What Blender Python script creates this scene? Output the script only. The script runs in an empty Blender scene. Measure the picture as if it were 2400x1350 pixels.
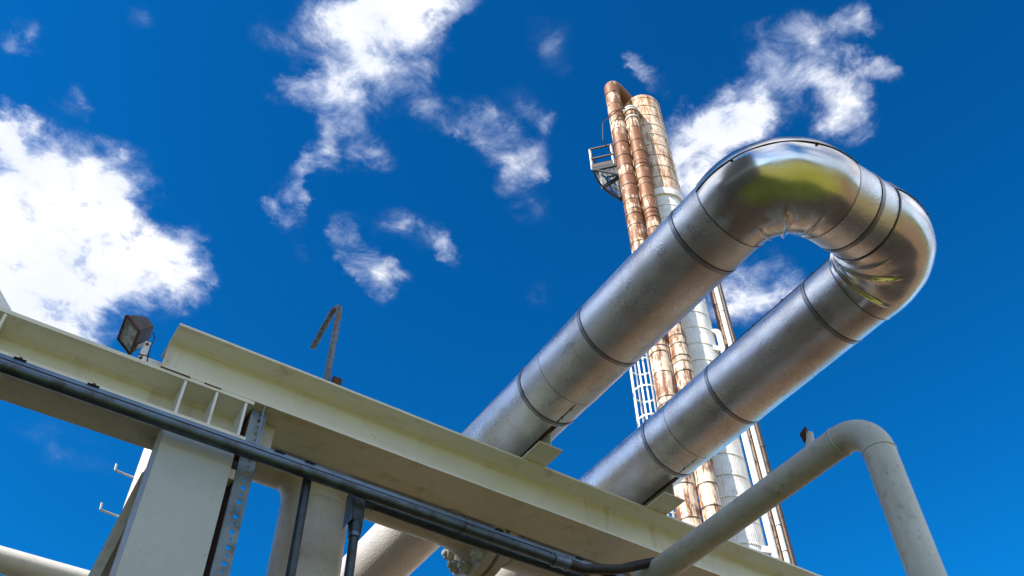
import bpy, bmesh, math, random
from mathutils import Vector, Matrix, noise
random.seed(7)
R = math.radians
PI = math.pi
S = bpy.context.scene
COL = S.collection

# ------------------------------------------------------------------ camera
cam_d = bpy.data.cameras.new('camera')
cam = bpy.data.objects.new('camera', cam_d)
COL.objects.link(cam)
S.camera = cam
cam_d.sensor_width = 36.0
cam_d.lens = 32.57
cam_d.clip_start = 0.05
cam_d.clip_end = 5000.0
_r = Vector((0.83832, -0.54504, -0.01251))
_u = Vector((-0.39764, -0.62698, 0.66991))
_f = Vector((0.37297, 0.55662, 0.74233))
cam.matrix_world = Matrix(((_r.x, _u.x, -_f.x, 0.0), (_r.y, _u.y, -_f.y, 0.0),
                           (_r.z, _u.z, -_f.z, 0.0), (0, 0, 0, 1)))
# X runs along the steel beams, Y along the insulated pipes, Z is up; the eye is 1.65 m above the ground
GROUND = -1.65

# ------------------------------------------------------------------ light
SUN_AZ = R(265)      # clockwise from +Y
SUN_EL = R(40)
S.view_settings.view_transform = 'Standard'
S.view_settings.look = 'None'
S.view_settings.gamma = 1.0
S.view_settings.exposure = 0.80

sun_d = bpy.data.lights.new('sun', 'SUN')
sun_d.energy = 5.0
sun_d.angle = R(0.5)
sun_d.color = (1.0, 0.91, 0.77)
sun = bpy.data.objects.new('sun', sun_d)
COL.objects.link(sun)
sd = Vector((math.sin(SUN_AZ) * math.cos(SUN_EL), math.cos(SUN_AZ) * math.cos(SUN_EL), math.sin(SUN_EL)))
sun.rotation_euler = sd.to_track_quat('Z', 'Y').to_euler()
sun.location = sd * 60

# cloud banks on a cloud layer: centre (x, y) at height 1, angle, half axes, weight
CLOUDS = [(-0.175, 0.861, 1.863, 0.0443, 0.0311, 0.9), (-0.136, 0.936, 1.887, 0.0979, 0.0699, 1.1), (-0.105, 1.064, 1.903, 0.1592, 0.114, 1.3), (-0.056, 0.927, 1.645, 0.0945, 0.0666, 0.9), (-0.015, 1.006, 2.651, 0.1141, 0.0816, 1.1), (0.068, 0.982, 0.893, 0.0641, 0.0622, 0.85), (-0.046, 1.132, 2.685, 0.1181, 0.081, 1.2), (0.076, 0.935, -2.256, 0.0431, 0.0372, 0.7), (-0.02, 0.895, 1.543, 0.0533, 0.0367, 0.55), (-0.165, 0.84, 1.912, 0.0368, 0.0262, 0.6), (-0.195, 0.743, 1.751, 0.0314, 0.0215, 0.32), (-0.115, 0.776, 1.668, 0.0298, 0.0209, 0.26), (0.082, 0.891, 1.451, 0.0235, 0.0166, 0.45), (-0.061, 0.843, 2.314, 0.017, 0.0113, 0.4), (0.145, 0.462, 2.547, 0.0873, 0.041, 0.966), (0.139, 0.509, 2.463, 0.0747, 0.0535, 0.92), (0.136, 0.584, 1.992, 0.0554, 0.0402, 0.607), (0.105, 0.625, 2.255, 0.0406, 0.0254, 0.552), (0.176, 0.583, 2.426, 0.0577, 0.0442, 0.534), (0.201, 0.509, 1.443, 0.0508, 0.0402, 0.644), (0.169, 0.627, 2.709, 0.0418, 0.0313, 0.386), (0.164, 0.678, 1.405, 0.0384, 0.0222, 0.791), (0.206, 0.447, 1.312, 0.0372, 0.0342, 0.552), (0.279, 0.552, 3.008, 0.0535, 0.0305, 0.331), (0.338, 0.567, -3.047, 0.0572, 0.0309, 0.331), (0.394, 0.578, 1.079, 0.0388, 0.0311, 0.423), (0.377, 0.508, 0.953, 0.0282, 0.0204, 0.386), (0.226, 0.658, 2.522, 0.044, 0.0262, 0.331), (0.169, 0.759, 1.297, 0.0444, 0.0187, 0.57), (0.265, 0.803, 0.961, 0.0525, 0.023, 0.497), (0.332, 0.843, 0.975, 0.0535, 0.0275, 0.626), (0.329, 0.742, 2.947, 0.0531, 0.0301, 0.276), (0.38, 0.73, 0.754, 0.0263, 0.0156, 0.313), (0.186, 0.807, 1.163, 0.0597, 0.0172, 0.184), (0.562, 0.364, 2.505, 0.0575, 0.0438, 0.874), (0.575, 0.419, 0.743, 0.0732, 0.0486, 0.92), (0.611, 0.469, 0.346, 0.0441, 0.0378, 0.782), (0.595, 0.376, 2.97, 0.045, 0.0366, 0.736), (0.547, 0.257, 0.352, 0.0351, 0.0282, 0.414), (0.602, 0.285, 2.767, 0.0585, 0.0399, 0.57), (0.655, 0.287, 3.009, 0.0709, 0.0326, 0.607), (0.7, 0.302, 2.868, 0.0423, 0.0303, 0.607), (0.612, 0.238, 0.347, 0.0548, 0.0234, 0.46), (0.6, 0.186, 0.262, 0.0291, 0.0223, 0.552), (0.668, 0.223, 2.993, 0.0405, 0.0179, 0.552), (0.563, 0.224, 0.306, 0.0348, 0.0275, 0.276), (0.441, 0.361, 0.469, 0.0231, 0.015, 0.368), (0.467, 0.368, 1.005, 0.022, 0.0191, 0.322), (0.789, 0.554, -2.788, 0.0852, 0.0602, 0.57), (0.839, 0.562, 0.213, 0.0424, 0.0346, 0.368), (0.813, 0.598, 0.249, 0.0567, 0.0472, 0.506), (0.546, 0.737, 0.934, 0.034, 0.025, 0.184), (0.44, 0.611, -2.819, 0.0586, 0.0316, 0.202), (0.07, 1.46, -3.031, 0.1382, 0.0732, 0.12), (0.329, 0.4, 0.936, 0.0437, 0.0301, 0.166), (0.053, 0.558, 2.12, 0.0308, 0.0256, 0.23), (0.329, 0.502, 0.996, 0.0363, 0.0316, 0.202), (-0.091, 0.622, 2.606, 0.0228, 0.0191, 0.2)]


def new_world():
    w = bpy.data.worlds.new('World')
    S.world = w
    w.use_nodes = True
    nt = w.node_tree
    N, L = nt.nodes, nt.links
    for n in list(N):
        N.remove(n)

    def node(t, **kw):
        n = N.new(t)
        for k, v in kw.items():
            setattr(n, k, v)
        return n

    def sock(s, v):
        if isinstance(v, bpy.types.NodeSocket):
            L.new(v, s)
        else:
            s.default_value = v

    def mth(op, a, b=0.0, clamp=False):
        n = node('ShaderNodeMath', operation=op, use_clamp=clamp)
        sock(n.inputs[0], a)
        sock(n.inputs[1], b)
        return n.outputs[0]

    def rng(v, a, b, c, d, kind='SMOOTHSTEP'):
        n = node('ShaderNodeMapRange', interpolation_type=kind)
        for i, x in enumerate((v, a, b, c, d)):
            sock(n.inputs[i], x)
        return n.outputs[0]

    sky = node('ShaderNodeTexSky')
    sky.sky_type = 'NISHITA'
    sky.sun_disc = False
    sky.sun_elevation = SUN_EL
    sky.sun_rotation = SUN_AZ
    sky.air_density = 1.0
    sky.dust_density = 0.15
    sky.ozone_density = 3.0
    # a polarising filter deepens the blue of the clear sky
    hs = node('ShaderNodeHueSaturation')
    hs.inputs['Hue'].default_value = 0.497
    hs.inputs['Saturation'].default_value = SKY_SAT
    hs.inputs['Value'].default_value = SKY_VAL
    L.new(sky.outputs[0], hs.inputs['Color'])
    pol_f = node('ShaderNodeMix', data_type='RGBA', blend_type='MULTIPLY')
    pz = node('ShaderNodeSeparateXYZ')
    ptc = node('ShaderNodeTexCoord')
    L.new(ptc.outputs['Generated'], pz.inputs[0])
    sock(pol_f.inputs[0], rng(pz.outputs[2], 0.12, 0.42, 0.12, 1.0))
    gm = node('ShaderNodeGamma')
    gm.inputs['Gamma'].default_value = 1.32
    L.new(hs.outputs[0], gm.inputs['Color'])
    L.new(gm.outputs[0], pol_f.inputs[6])
    pol_f.inputs[7].default_value = SKY_TINT

    tc = node('ShaderNodeTexCoord')
    sep = node('ShaderNodeSeparateXYZ')
    L.new(tc.outputs['Generated'], sep.inputs[0])
    z = mth('MAXIMUM', sep.outputs[2], 0.03)
    comb = node('ShaderNodeCombineXYZ')
    L.new(mth('DIVIDE', sep.outputs[0], z), comb.inputs[0])
    L.new(mth('DIVIDE', sep.outputs[1], z), comb.inputs[1])
    P = comb.outputs[0]
    # ragged outlines: the layer is displaced by noise before the banks are measured
    wn = node('ShaderNodeTexNoise')
    wn.inputs['Scale'].default_value = 7.0
    wn.inputs['Detail'].default_value = 6.0
    wn.inputs['Roughness'].default_value = 0.62
    L.new(P, wn.inputs['Vector'])
    vs = node('ShaderNodeVectorMath', operation='SUBTRACT')
    L.new(wn.outputs['Color'], vs.inputs[0])
    vs.inputs[1].default_value = (0.5, 0.5, 0.5)
    vm = node('ShaderNodeVectorMath', operation='SCALE')
    L.new(vs.outputs[0], vm.inputs[0])
    vm.inputs['Scale'].default_value = 0.15
    va = node('ShaderNodeVectorMath', operation='ADD')
    L.new(P, va.inputs[0])
    L.new(vm.outputs[0], va.inputs[1])
    sq = node('ShaderNodeVectorMath', operation='MULTIPLY')
    L.new(va.outputs[0], sq.inputs[0])
    sq.inputs[1].default_value = (1, 1, 0)
    W = sq.outputs[0]
    tot = None
    for (cx, cy, ang, sx, sy, wt) in CLOUDS:
        mp = node('ShaderNodeMapping', vector_type='TEXTURE')
        L.new(W, mp.inputs['Vector'])
        mp.inputs['Location'].default_value = (cx, cy, 0)
        mp.inputs['Rotation'].default_value = (0, 0, ang)
        mp.inputs['Scale'].default_value = (sx * 1.5, sy * 1.5, 1)
        ln = node('ShaderNodeVectorMath', operation='LENGTH')
        L.new(mp.outputs[0], ln.inputs[0])
        v = rng(ln.outputs['Value'], 0.10, 1.0, wt * 0.90, 0.0)
        tot = v if tot is None else mth('ADD', tot, v)
    tot = mth('MINIMUM', tot, 1.25)
    # cumulus added out of view of the camera, as fill light for beam webs
    dt = node('ShaderNodeVectorMath', operation='DOT_PRODUCT')
    L.new(tc.outputs['Generated'], dt.inputs[0])
    dt.inputs[1].default_value = _f
    far = rng(dt.outputs['Value'], 0.80, 0.55, 0.0, 1.0)
    n2 = node('ShaderNodeTexNoise')
    n2.inputs['Scale'].default_value = 1.1
    n2.inputs['Detail'].default_value = 5.0
    L.new(P, n2.inputs['Vector'])
    tot = mth('ADD', tot, mth('MULTIPLY', far, rng(n2.outputs['Fac'], 0.36, 0.60, 0.0, 1.1)))
    # fine structure
    n1 = node('ShaderNodeTexNoise')
    n1.inputs['Scale'].default_value = 17.0
    n1.inputs['Detail'].default_value = 9.0
    n1.inputs['Roughness'].default_value = 0.65
    n1.inputs['Distortion'].default_value = 0.35
    L.new(P, n1.inputs['Vector'])
    fine = mth('MULTIPLY', mth('SUBTRACT', n1.outputs['Fac'], 0.5), CL_FINE)
    gate = rng(tot, 0.02, 0.22, 0.0, 1.0)
    dens = mth('MULTIPLY', mth('ADD', tot, fine), gate)
    alpha = mth('POWER', rng(dens, 0.0, 1.05, 0.0, 1.0, 'LINEAR'), 1.6)
    veil = mth('MULTIPLY', rng(tot, 0.03, 0.50, 0.0, 0.40), rng(n1.outputs['Fac'], 0.36, 0.66, 0.0, 1.0))
    alpha = mth('MAXIMUM', alpha, veil)
    # soft grey-lavender modelling inside the banks
    n3 = node('ShaderNodeTexNoise')
    n3.inputs['Scale'].default_value = 5.0
    n3.inputs['Detail'].default_value = 5.0
    L.new(P, n3.inputs['Vector'])
    body = mth('ADD', rng(dens, 0.35, 1.25, 0.0, 0.75, 'LINEAR'), rng(n3.outputs['Fac'], 0.35, 0.68, 0.0, 0.40), True)
    cr = node('ShaderNodeMix', data_type='RGBA')
    L.new(body, cr.inputs[0])
    cr.inputs[6].default_value = CL_DARK
    cr.inputs[7].default_value = CL_LIGHT
    mix = node('ShaderNodeMix', data_type='RGBA')
    L.new(mth('MULTIPLY', alpha, 0.97), mix.inputs[0])
    L.new(pol_f.outputs[2], mix.inputs[6])
    lit = node('ShaderNodeVectorMath', operation='SCALE')
    L.new(cr.outputs[2], lit.inputs[0])
    L.new(mth('ADD', mth('MULTIPLY', far, 0.6), 1.0), lit.inputs['Scale'])  # the added out-of-view clouds are made brighter
    L.new(lit.outputs[0], mix.inputs[7])
    bg = node('ShaderNodeBackground')
    bg.inputs['Strength'].default_value = SKY_STRENGTH
    L.new(mix.outputs[2], bg.inputs['Color'])
    out = node('ShaderNodeOutputWorld')
    L.new(bg.outputs[0], out.inputs['Surface'])

SKY_STRENGTH = 0.10
SKY_TINT = (0.05, 0.68, 0.745, 1)
SKY_SAT = 1.25
SKY_VAL = 1.0
CL_FINE = 2.45
CL_DARK = (3.0, 3.75, 5.6, 1)
CL_LIGHT = (6.3, 6.35, 6.5, 1)
new_world()

# ------------------------------------------------------------------ materials
class MatB:
    def __init__(self, name):
        self.m = bpy.data.materials.new(name)
        self.m.use_nodes = True
        self.nt = self.m.node_tree
        self.N, self.L = self.nt.nodes, self.nt.links
        for n in list(self.N):
            self.N.remove(n)
        self.out = self.N.new('ShaderNodeOutputMaterial')
        self.b = self.N.new('ShaderNodeBsdfPrincipled')
        self.L.new(self.b.outputs[0], self.out.inputs['Surface'])
        self.tc = self.N.new('ShaderNodeTexCoord')
        self.P = self.tc.outputs['Object']

    def set(self, s, v):
        s = self.b.inputs[s] if isinstance(s, str) else s
        if isinstance(v, bpy.types.NodeSocket):
            self.L.new(v, s)
        else:
            s.default_value = (*v, 1) if isinstance(v, tuple) and len(v) == 3 and s.type == 'RGBA' else v

    def scaled(self, sx, sy, sz):
        n = self.N.new('ShaderNodeVectorMath')
        n.operation = 'MULTIPLY'
        self.L.new(self.P, n.inputs[0])
        n.inputs[1].default_value = (sx, sy, sz)
        return n.outputs[0]

    def noise(self, scale, detail=4, rough=0.55, vec=None, dist=0.0):
        n = self.N.new('ShaderNodeTexNoise')
        n.inputs['Scale'].default_value = scale
        n.inputs['Detail'].default_value = detail
        n.inputs['Roughness'].default_value = rough
        n.inputs['Distortion'].default_value = dist
        self.L.new(vec if vec else self.P, n.inputs['Vector'])
        return n.outputs['Fac']

    def voro(self, scale, feature='F1', vec=None):
        n = self.N.new('ShaderNodeTexVoronoi')
        n.feature = feature
        n.inputs['Scale'].default_value = scale
        self.L.new(vec if vec else self.P, n.inputs['Vector'])
        return n.outputs['Distance']

    def rng(self, v, a, b, c=0.0, d=1.0, smooth=True):
        n = self.N.new('ShaderNodeMapRange')
        n.interpolation_type = 'SMOOTHSTEP' if smooth else 'LINEAR'
        for i, x in enumerate((v, a, b, c, d)):
            self.set(n.inputs[i], x)
        return n.outputs[0]

    def math(self, op, a, b=0.0):
        n = self.N.new('ShaderNodeMath')
        n.operation = op
        self.set(n.inputs[0], a)
        self.set(n.inputs[1], b)
        return n.outputs[0]

    def mix(self, f, a, b):
        n = self.N.new('ShaderNodeMix')
        n.data_type = 'RGBA'
        self.set(n.inputs[0], f)
        self.set(n.inputs[6], a)
        self.set(n.inputs[7], b)
        return n.outputs[2]

    def z(self):
        n = self.N.new('ShaderNodeSeparateXYZ')
        self.L.new(self.P, n.inputs[0])
        return n.outputs[2]

    def bump(self, h, strength, dist, normal=None):
        n = self.N.new('ShaderNodeBump')
        n.inputs['Strength'].default_value = strength
        n.inputs['Distance'].default_value = dist
        self.set(n.inputs['Height'], h)
        if normal:
            self.L.new(normal, n.inputs['Normal'])
        self.L.new(n.outputs[0], self.b.inputs['Normal'])
        return n.outputs[0]


def painted(name, base, warm=None, rust=(0.16, 0.06, 0.025), rough=0.42, specks=0.5, dirt=0.35, dirtcol=(0.12, 0.10, 0.07), runs=0.0, mildew=0.0):
    M = MatB(name)
    warm = warm or tuple(c * 0.85 for c in base)
    c = M.mix(M.rng(M.noise(3.0, 5), 0.35, 0.7), base, warm)
    c = M.mix(M.math('MULTIPLY', M.rng(M.noise(9.0, 8, 0.65), 0.52, 0.78), dirt), c, dirtcol)
    sp = M.rng(M.voro(16.0), 0.10, 0.04)
    sel = M.rng(M.noise(5.0, 2), 0.55, 0.62)
    spk = M.math('MULTIPLY', M.math('MULTIPLY', sp, sel), specks)
    c = M.mix(spk, c, rust)
    ru = M.math('MULTIPLY', M.rng(M.noise(6.5, 9, 0.7), 0.70, 0.76), specks)
    c = M.mix(ru, c, rust)
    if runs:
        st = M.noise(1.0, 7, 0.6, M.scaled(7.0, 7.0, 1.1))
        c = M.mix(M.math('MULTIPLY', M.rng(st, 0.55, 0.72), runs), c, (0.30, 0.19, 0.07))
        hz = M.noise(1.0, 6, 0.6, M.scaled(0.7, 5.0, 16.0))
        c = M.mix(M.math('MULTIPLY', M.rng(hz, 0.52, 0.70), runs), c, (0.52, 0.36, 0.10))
    if mildew:
        md = M.math('MULTIPLY', M.rng(M.noise(34, 7, 0.7), 0.55, 0.68), M.rng(M.noise(4.0, 3), 0.40, 0.62))
        c = M.mix(M.math('MULTIPLY', md, mildew), c, (0.07, 0.055, 0.04))
    M.set('Base Color', c)
    M.set('Roughness', M.rng(M.noise(14, 4), 0.3, 0.7, rough - 0.06, rough + 0.14))
    M.bump(M.noise(90, 3), 0.10, 0.002)
    return M.m


def metal(name, base, rough, dark=None, metallic=1.0, bump=None, spot=8.0, amount=0.6, det=6, lo=0.42, hi=0.72):
    M = MatB(name)
    dark = dark or tuple(c * 0.6 for c in base)
    f = M.math('MULTIPLY', M.rng(M.noise(spot, det, 0.6), lo, hi), amount)
    M.set('Base Color', M.mix(f, base, dark))
    M.set('Metallic', metallic)
    M.set('Roughness', M.rng(M.noise(spot * 1.7, 4), 0.3, 0.7, rough - 0.05, rough + 0.08))
    if bump:
        for (sc, st, di, de) in bump[:1]:
            nrm = M.bump(M.noise(sc, de), st, di)
        for (sc, st, di, de) in bump[1:]:
            nrm = M.bump(M.noise(sc, de), st, di, nrm)
    return M.m


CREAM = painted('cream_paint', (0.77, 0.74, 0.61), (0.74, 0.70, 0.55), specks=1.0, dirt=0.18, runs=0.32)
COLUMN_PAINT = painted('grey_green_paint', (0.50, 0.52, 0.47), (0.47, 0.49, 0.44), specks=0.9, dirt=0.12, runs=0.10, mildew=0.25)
CREAM_OLD = painted('weathered_cream_paint', (0.60, 0.56, 0.44), (0.50, 0.46, 0.34), specks=0.9, dirt=0.5)
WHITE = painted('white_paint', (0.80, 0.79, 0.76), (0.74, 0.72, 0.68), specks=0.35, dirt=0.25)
GREYWHITE = painted('grey_white_paint', (0.60, 0.60, 0.55), (0.52, 0.52, 0.47), specks=1.0, dirt=0.55, dirtcol=(0.15, 0.13, 0.09), mildew=0.6)
BEIGE = painted('beige_pipe_paint', (0.60, 0.55, 0.46), (0.50, 0.45, 0.37), specks=0.6, dirt=0.45, runs=0.12, mildew=0.35)
EMBOSS = metal('embossed_aluminium', (0.82, 0.80, 0.77), 0.285, (0.50, 0.42, 0.34), bump=[(125.0, 0.50, 0.005, 1.5)], spot=3.6, amount=0.62, det=3, lo=0.34, hi=0.78)
DULL = metal('dulled_aluminium', (0.74, 0.71, 0.68), 0.50, (0.60, 0.54, 0.48), metallic=0.45, bump=[(80.0, 0.8, 0.006, 2)], spot=3.0, amount=0.7)
SMOOTH = metal('smooth_aluminium', (0.74, 0.70, 0.65), 0.245, (0.52, 0.40, 0.28), bump=[(3.0, 0.30, 0.03, 0.5)], spot=2.6, amount=0.6)
BAND = metal('banding_steel', (0.36, 0.36, 0.37), 0.36, (0.25, 0.24, 0.23))
SEAM = metal('dark_seam', (0.03, 0.028, 0.025), 0.6, metallic=0.0)  # black for laps and for the painted shadow gaps by the bands
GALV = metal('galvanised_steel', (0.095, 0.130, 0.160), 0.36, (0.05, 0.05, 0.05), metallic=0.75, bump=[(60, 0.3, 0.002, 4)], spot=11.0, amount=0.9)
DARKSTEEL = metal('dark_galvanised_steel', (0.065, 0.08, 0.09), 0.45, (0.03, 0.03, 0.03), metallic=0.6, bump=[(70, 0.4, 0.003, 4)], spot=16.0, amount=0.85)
STRUT = metal('strut_steel', (0.16, 0.22, 0.28), 0.36, (0.10, 0.12, 0.14), metallic=0.8, spot=6.0)
POST = metal('dull_zinc', (0.20, 0.245, 0.25), 0.5, (0.09, 0.105, 0.11), metallic=0.5, bump=[(70, 0.2, 0.002, 4)], spot=9.0, amount=0.9)
BLACK = metal('black_fittings', (0.02, 0.02, 0.02), 0.6, metallic=0.0)
BRONZE = metal('bronze_housing', (0.075, 0.06, 0.055), 0.55, (0.05, 0.04, 0.035), metallic=0.0)
RUST = metal('rusted_steel', (0.10, 0.035, 0.018), 0.85, (0.03, 0.012, 0.008), metallic=0.0, bump=[(80, 0.6, 0.004, 4)], spot=25.0)
RUBBER = metal('black_rubber', (0.025, 0.025, 0.027), 0.45, metallic=0.0)


def lens_mat():
    M = MatB('floodlight_glass')
    M.set('Base Color', M.mix(M.rng(M.noise(22, 4), 0.4, 0.6), (0.42, 0.45, 0.40), (0.16, 0.19, 0.14)))
    M.set('Roughness', 0.12)
    return M.m


def goose_mat():
    M = MatB('flaking_pipe_paint')
    c = M.mix(M.rng(M.noise(40, 5), 0.35, 0.65), (0.17, 0.205, 0.235), (0.08, 0.095, 0.105))
    c = M.mix(M.rng(M.noise(17, 8, 0.7), 0.56, 0.64), c, (0.20, 0.075, 0.03))
    M.set('Base Color', c)
    M.set('Roughness', 0.6)
    M.bump(M.noise(90, 4), 0.4, 0.003)
    return M.m


def tower_mat(name, white, rustc, amount, zlo, zhi, lo=0.50, hi=0.74, patch=1.2, vary=0.03):
    """weathered cladding: vertical rust runs that are heavier between zlo and zhi"""
    M = MatB(name)
    streak = M.noise(patch, 9, 0.68, M.scaled(5.0, 5.0, 0.55), 0.4)
    blot = M.noise(patch * 2.6, 8, 0.7, M.scaled(2.2, 2.2, 1.0))
    zz = M.rng(M.z(), zlo, zhi, 0.0, 1.0)
    k = M.math('ADD', M.math('MULTIPLY', streak, 0.62), M.math('MULTIPLY', blot, 0.38))
    k = M.math('ADD', k, M.math('MULTIPLY', zz, amount))
    k = M.math('ADD', k, M.rng(M.noise(1.0, 1, 0.5, M.scaled(0.25, 0.25, 1.1)), 0.3, 0.7, -vary, vary, False))
    f = M.rng(k, lo, hi)
    c = M.mix(M.rng(M.noise(3.0, 5), 0.3, 0.7), white, tuple(x * 0.82 for x in white))
    c = M.mix(f, c, rustc)
    f2 = M.rng(M.noise(patch * 1.7, 9, 0.72, M.scaled(6.0, 6.0, 0.8)), 0.60, 0.72)
    c = M.mix(M.math('MULTIPLY', f2, 0.8), c, tuple(x * 0.35 for x in rustc))
    M.set('Base Color', c)
    M.set('Roughness', 0.55)
    M.set('Metallic', 0.0)
    M.bump(M.noise(6.0, 6), 0.35, 0.03)
    return M.m


VESSEL_UP = tower_mat('rust_streaked_cladding', (0.90, 0.74, 0.58), (0.34, 0.130, 0.036), 0.05, 23.0, 30.0, 0.43, 0.65)
VESSEL_LOW = tower_mat('white_cladding', (0.90, 0.88, 0.85), (0.55, 0.42, 0.32), -0.05, 23.0, 24.0)
RISER = tower_mat('rusty_riser_cladding', (0.84, 0.68, 0.53), (0.185, 0.064, 0.015), 0.04, 12.0, 28.0, 0.435, 0.545, patch=1.6, vary=0.10)
RISER_B = tower_mat('dark_rust_cladding', (0.055, 0.032, 0.024), (0.028, 0.014, 0.010), 0.05, 5.0, 30.0)
BROWNPIPE = tower_mat('brown_rust_cladding', (0.24, 0.14, 0.085), (0.12, 0.055, 0.03), 0.05, 5.0, 30.0)


def ground_mat(name, a, b, c, scale):
    M = MatB(name)
    k = M.mix(M.rng(M.noise(scale, 8, 0.65), 0.35, 0.65), a, b)
    k = M.mix(M.rng(M.noise(scale * 0.13, 4), 0.52, 0.68), k, c)
    M.set('Base Color', k)
    M.set('Roughness', 0.95)
    M.bump(M.noise(scale * 9, 6), 0.7, 0.04)
    return M.m


GRASS = ground_mat('grass_ground', (0.215, 0.215, 0.012), (0.110, 0.125, 0.008), (0.25, 0.22, 0.03), 2.0)
GRAVEL = ground_mat('gravel_ground', (0.170, 0.106, 0.054), (0.100, 0.063, 0.035), (0.20, 0.132, 0.072), 5.0)
FOREST = ground_mat('forest_cover', (0.040, 0.052, 0.016), (0.018, 0.026, 0.009), (0.055, 0.060, 0.02), 0.09)
CONC = ground_mat('concrete', (0.42, 0.40, 0.36), (0.33, 0.31, 0.28), (0.38, 0.35, 0.31), 3.0)


def clad_mat():
    M = MatB('wall_cladding')
    M.set('Base Color', M.mix(M.rng(M.noise(0.8, 6), 0.35, 0.65), (0.16, 0.14, 0.115), (0.11, 0.095, 0.08)))
    M.set('Roughness', 0.6)
    return M.m


CLAD = clad_mat()
LENS = lens_mat()
GOOSE = goose_mat()

# ------------------------------------------------------------------ mesh helpers
def thing(name, label, cat, loc, group=None):
    o = bpy.data.objects.new(name, None)
    COL.objects.link(o)
    o.empty_display_size = 0.2
    o.location = loc
    o['label'] = label
    o['category'] = cat
    if group:
        o['group'] = group
    return o


def obj(name, bm, mat, parent=None, smooth=None, label=None):
    """link a bmesh given in world coordinates as ONE mesh object"""
    me = bpy.data.meshes.new(name)
    bmesh.ops.recalc_face_normals(bm, faces=bm.faces[:])
    bm.to_mesh(me)
    bm.free()
    me.materials.append(mat)
    if smooth is not None:
        for p in me.polygons:
            p.use_smooth = True
        try:
            me.set_sharp_from_angle(angle=R(smooth))
        except Exception:
            pass
    o = bpy.data.objects.new(name, me)
    COL.objects.link(o)
    if parent:
        o.parent = parent
        p, off = parent, Vector((0, 0, 0))
        while p:
            off += p.location
            p = p.parent
        o.location = -off
    if label:
        o['label'] = label
    return o


def tag(o, label, cat, group=None):
    o['label'] = label
    o['category'] = cat
    if group:
        o['group'] = group
    return o


def structure(o):
    o['kind'] = 'structure'
    return o


def BM():
    return bmesh.new()


def obj2(name, bm, mats, parent=None, smooth=None):
    """obj() for a mesh whose faces carry their material index already"""
    o = obj(name, bm, mats[0], parent, smooth)
    for m in mats[1:]:
        o.data.materials.append(m)
    return o


def box(bm, lo, hi, bevel=0.0):
    r = bmesh.ops.create_cube(bm, size=1.0)
    vs = r['verts']
    c = [(a + b) / 2 for a, b in zip(lo, hi)]
    s = [abs(b - a) for a, b in zip(lo, hi)]
    for v in vs:
        v.co = Vector((v.co.x * s[0] + c[0], v.co.y * s[1] + c[1], v.co.z * s[2] + c[2]))
    if bevel:
        es = list({e for v in vs for e in v.link_edges})
        bmesh.ops.bevel(bm, geom=es, offset=bevel, segments=2, affect='EDGES', profile=0.5)
    return bm


def hexa(bm, P):
    """box from eight corners: four of one face, four of the opposite in the same order"""
    vs = [bm.verts.new(p) for p in P]
    for f in ((0, 1, 2, 3), (7, 6, 5, 4), (0, 4, 5, 1), (1, 5, 6, 2), (2, 6, 7, 3), (3, 7, 4, 0)):
        bm.faces.new([vs[i] for i in f])
    return bm


def bar(bm, a, b, w, h, up=(0, 0, 1)):
    a, b = Vector(a), Vector(b)
    d = (b - a).normalized()
    s = d.cross(Vector(up)).normalized()
    u = s.cross(d)
    q = [(-w / 2, -h / 2), (w / 2, -h / 2), (w / 2, h / 2), (-w / 2, h / 2)]
    return hexa(bm, [a + s * x + u * y for x, y in q] + [b + s * x + u * y for x, y in q])


def prism_x(bm, prof, x0, x1, bevel=0.0, dx0=0.0):
    """extrude a YZ outline along X"""
    a = [bm.verts.new((x0, y, z)) for y, z in prof]
    b = [bm.verts.new((x1, y, z)) for y, z in prof]
    n = len(prof)
    es = []
    bm.faces.new(a[::-1])
    bm.faces.new(b)
    for i in range(n):
        j = (i + 1) % n
        bm.faces.new((a[i], a[j], b[j], b[i]))
    return bm


def frame(d):
    d = Vector(d).normalized()
    h = Vector((0, 0, 1)) if abs(d.z) < 0.9 else Vector((1, 0, 0))
    s = d.cross(h).normalized()
    return d, s, s.cross(d).normalized()


def lathe(bm, p, d, prof, seg=48, cap=True, mid=None):
    """rings (t, r) about the axis through p along d"""
    p = Vector(p)
    d, s, u = frame(d)
    rows = []
    for t, r in prof:
        rows.append([bm.verts.new(p + d * t + (s * math.cos(a) + u * math.sin(a)) * r)
                     for a in (2 * PI * k / seg for k in range(seg))])
    for i, (A, B) in enumerate(zip(rows, rows[1:])):
        for k in range(seg):
            j = (k + 1) % seg
            fc = bm.faces.new((A[k], A[j], B[j], B[k]))
            if mid:
                fc.material_index = mid[i]
    if cap:
        bm.faces.new(rows[0][::-1])
        bm.faces.new(rows[-1])
    return bm


def sheet_rings(bm, p, d, prof, seg=48):
    return lathe(bm, p, d, prof, seg, cap=False)


def tube(bm, pts, r, seg=16, cap=True):
    pts = [Vector(q) for q in pts]
    n = len(pts)
    tan = []
    for i in range(n):
        a = pts[max(i - 1, 0)]
        b = pts[min(i + 1, n - 1)]
        tan.append((b - a).normalized())
    _, s, u = frame(tan[0])
    rows = []
    for i in range(n):
        t = tan[i]
        s = (s - t * s.dot(t)).normalized()
        u = t.cross(s)
        rr = r[i] if isinstance(r, (list, tuple)) else r
        rows.append([bm.verts.new(pts[i] + (s * math.cos(a) + u * math.sin(a)) * rr)
                     for a in (2 * PI * k / seg for k in range(seg))])
    for A, B in zip(rows, rows[1:]):
        for k in range(seg):
            j = (k + 1) % seg
            bm.faces.new((A[k], A[j], B[j], B[k]))
    if cap:
        bm.faces.new(rows[0][::-1])
        bm.faces.new(rows[-1])
    return bm


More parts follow.
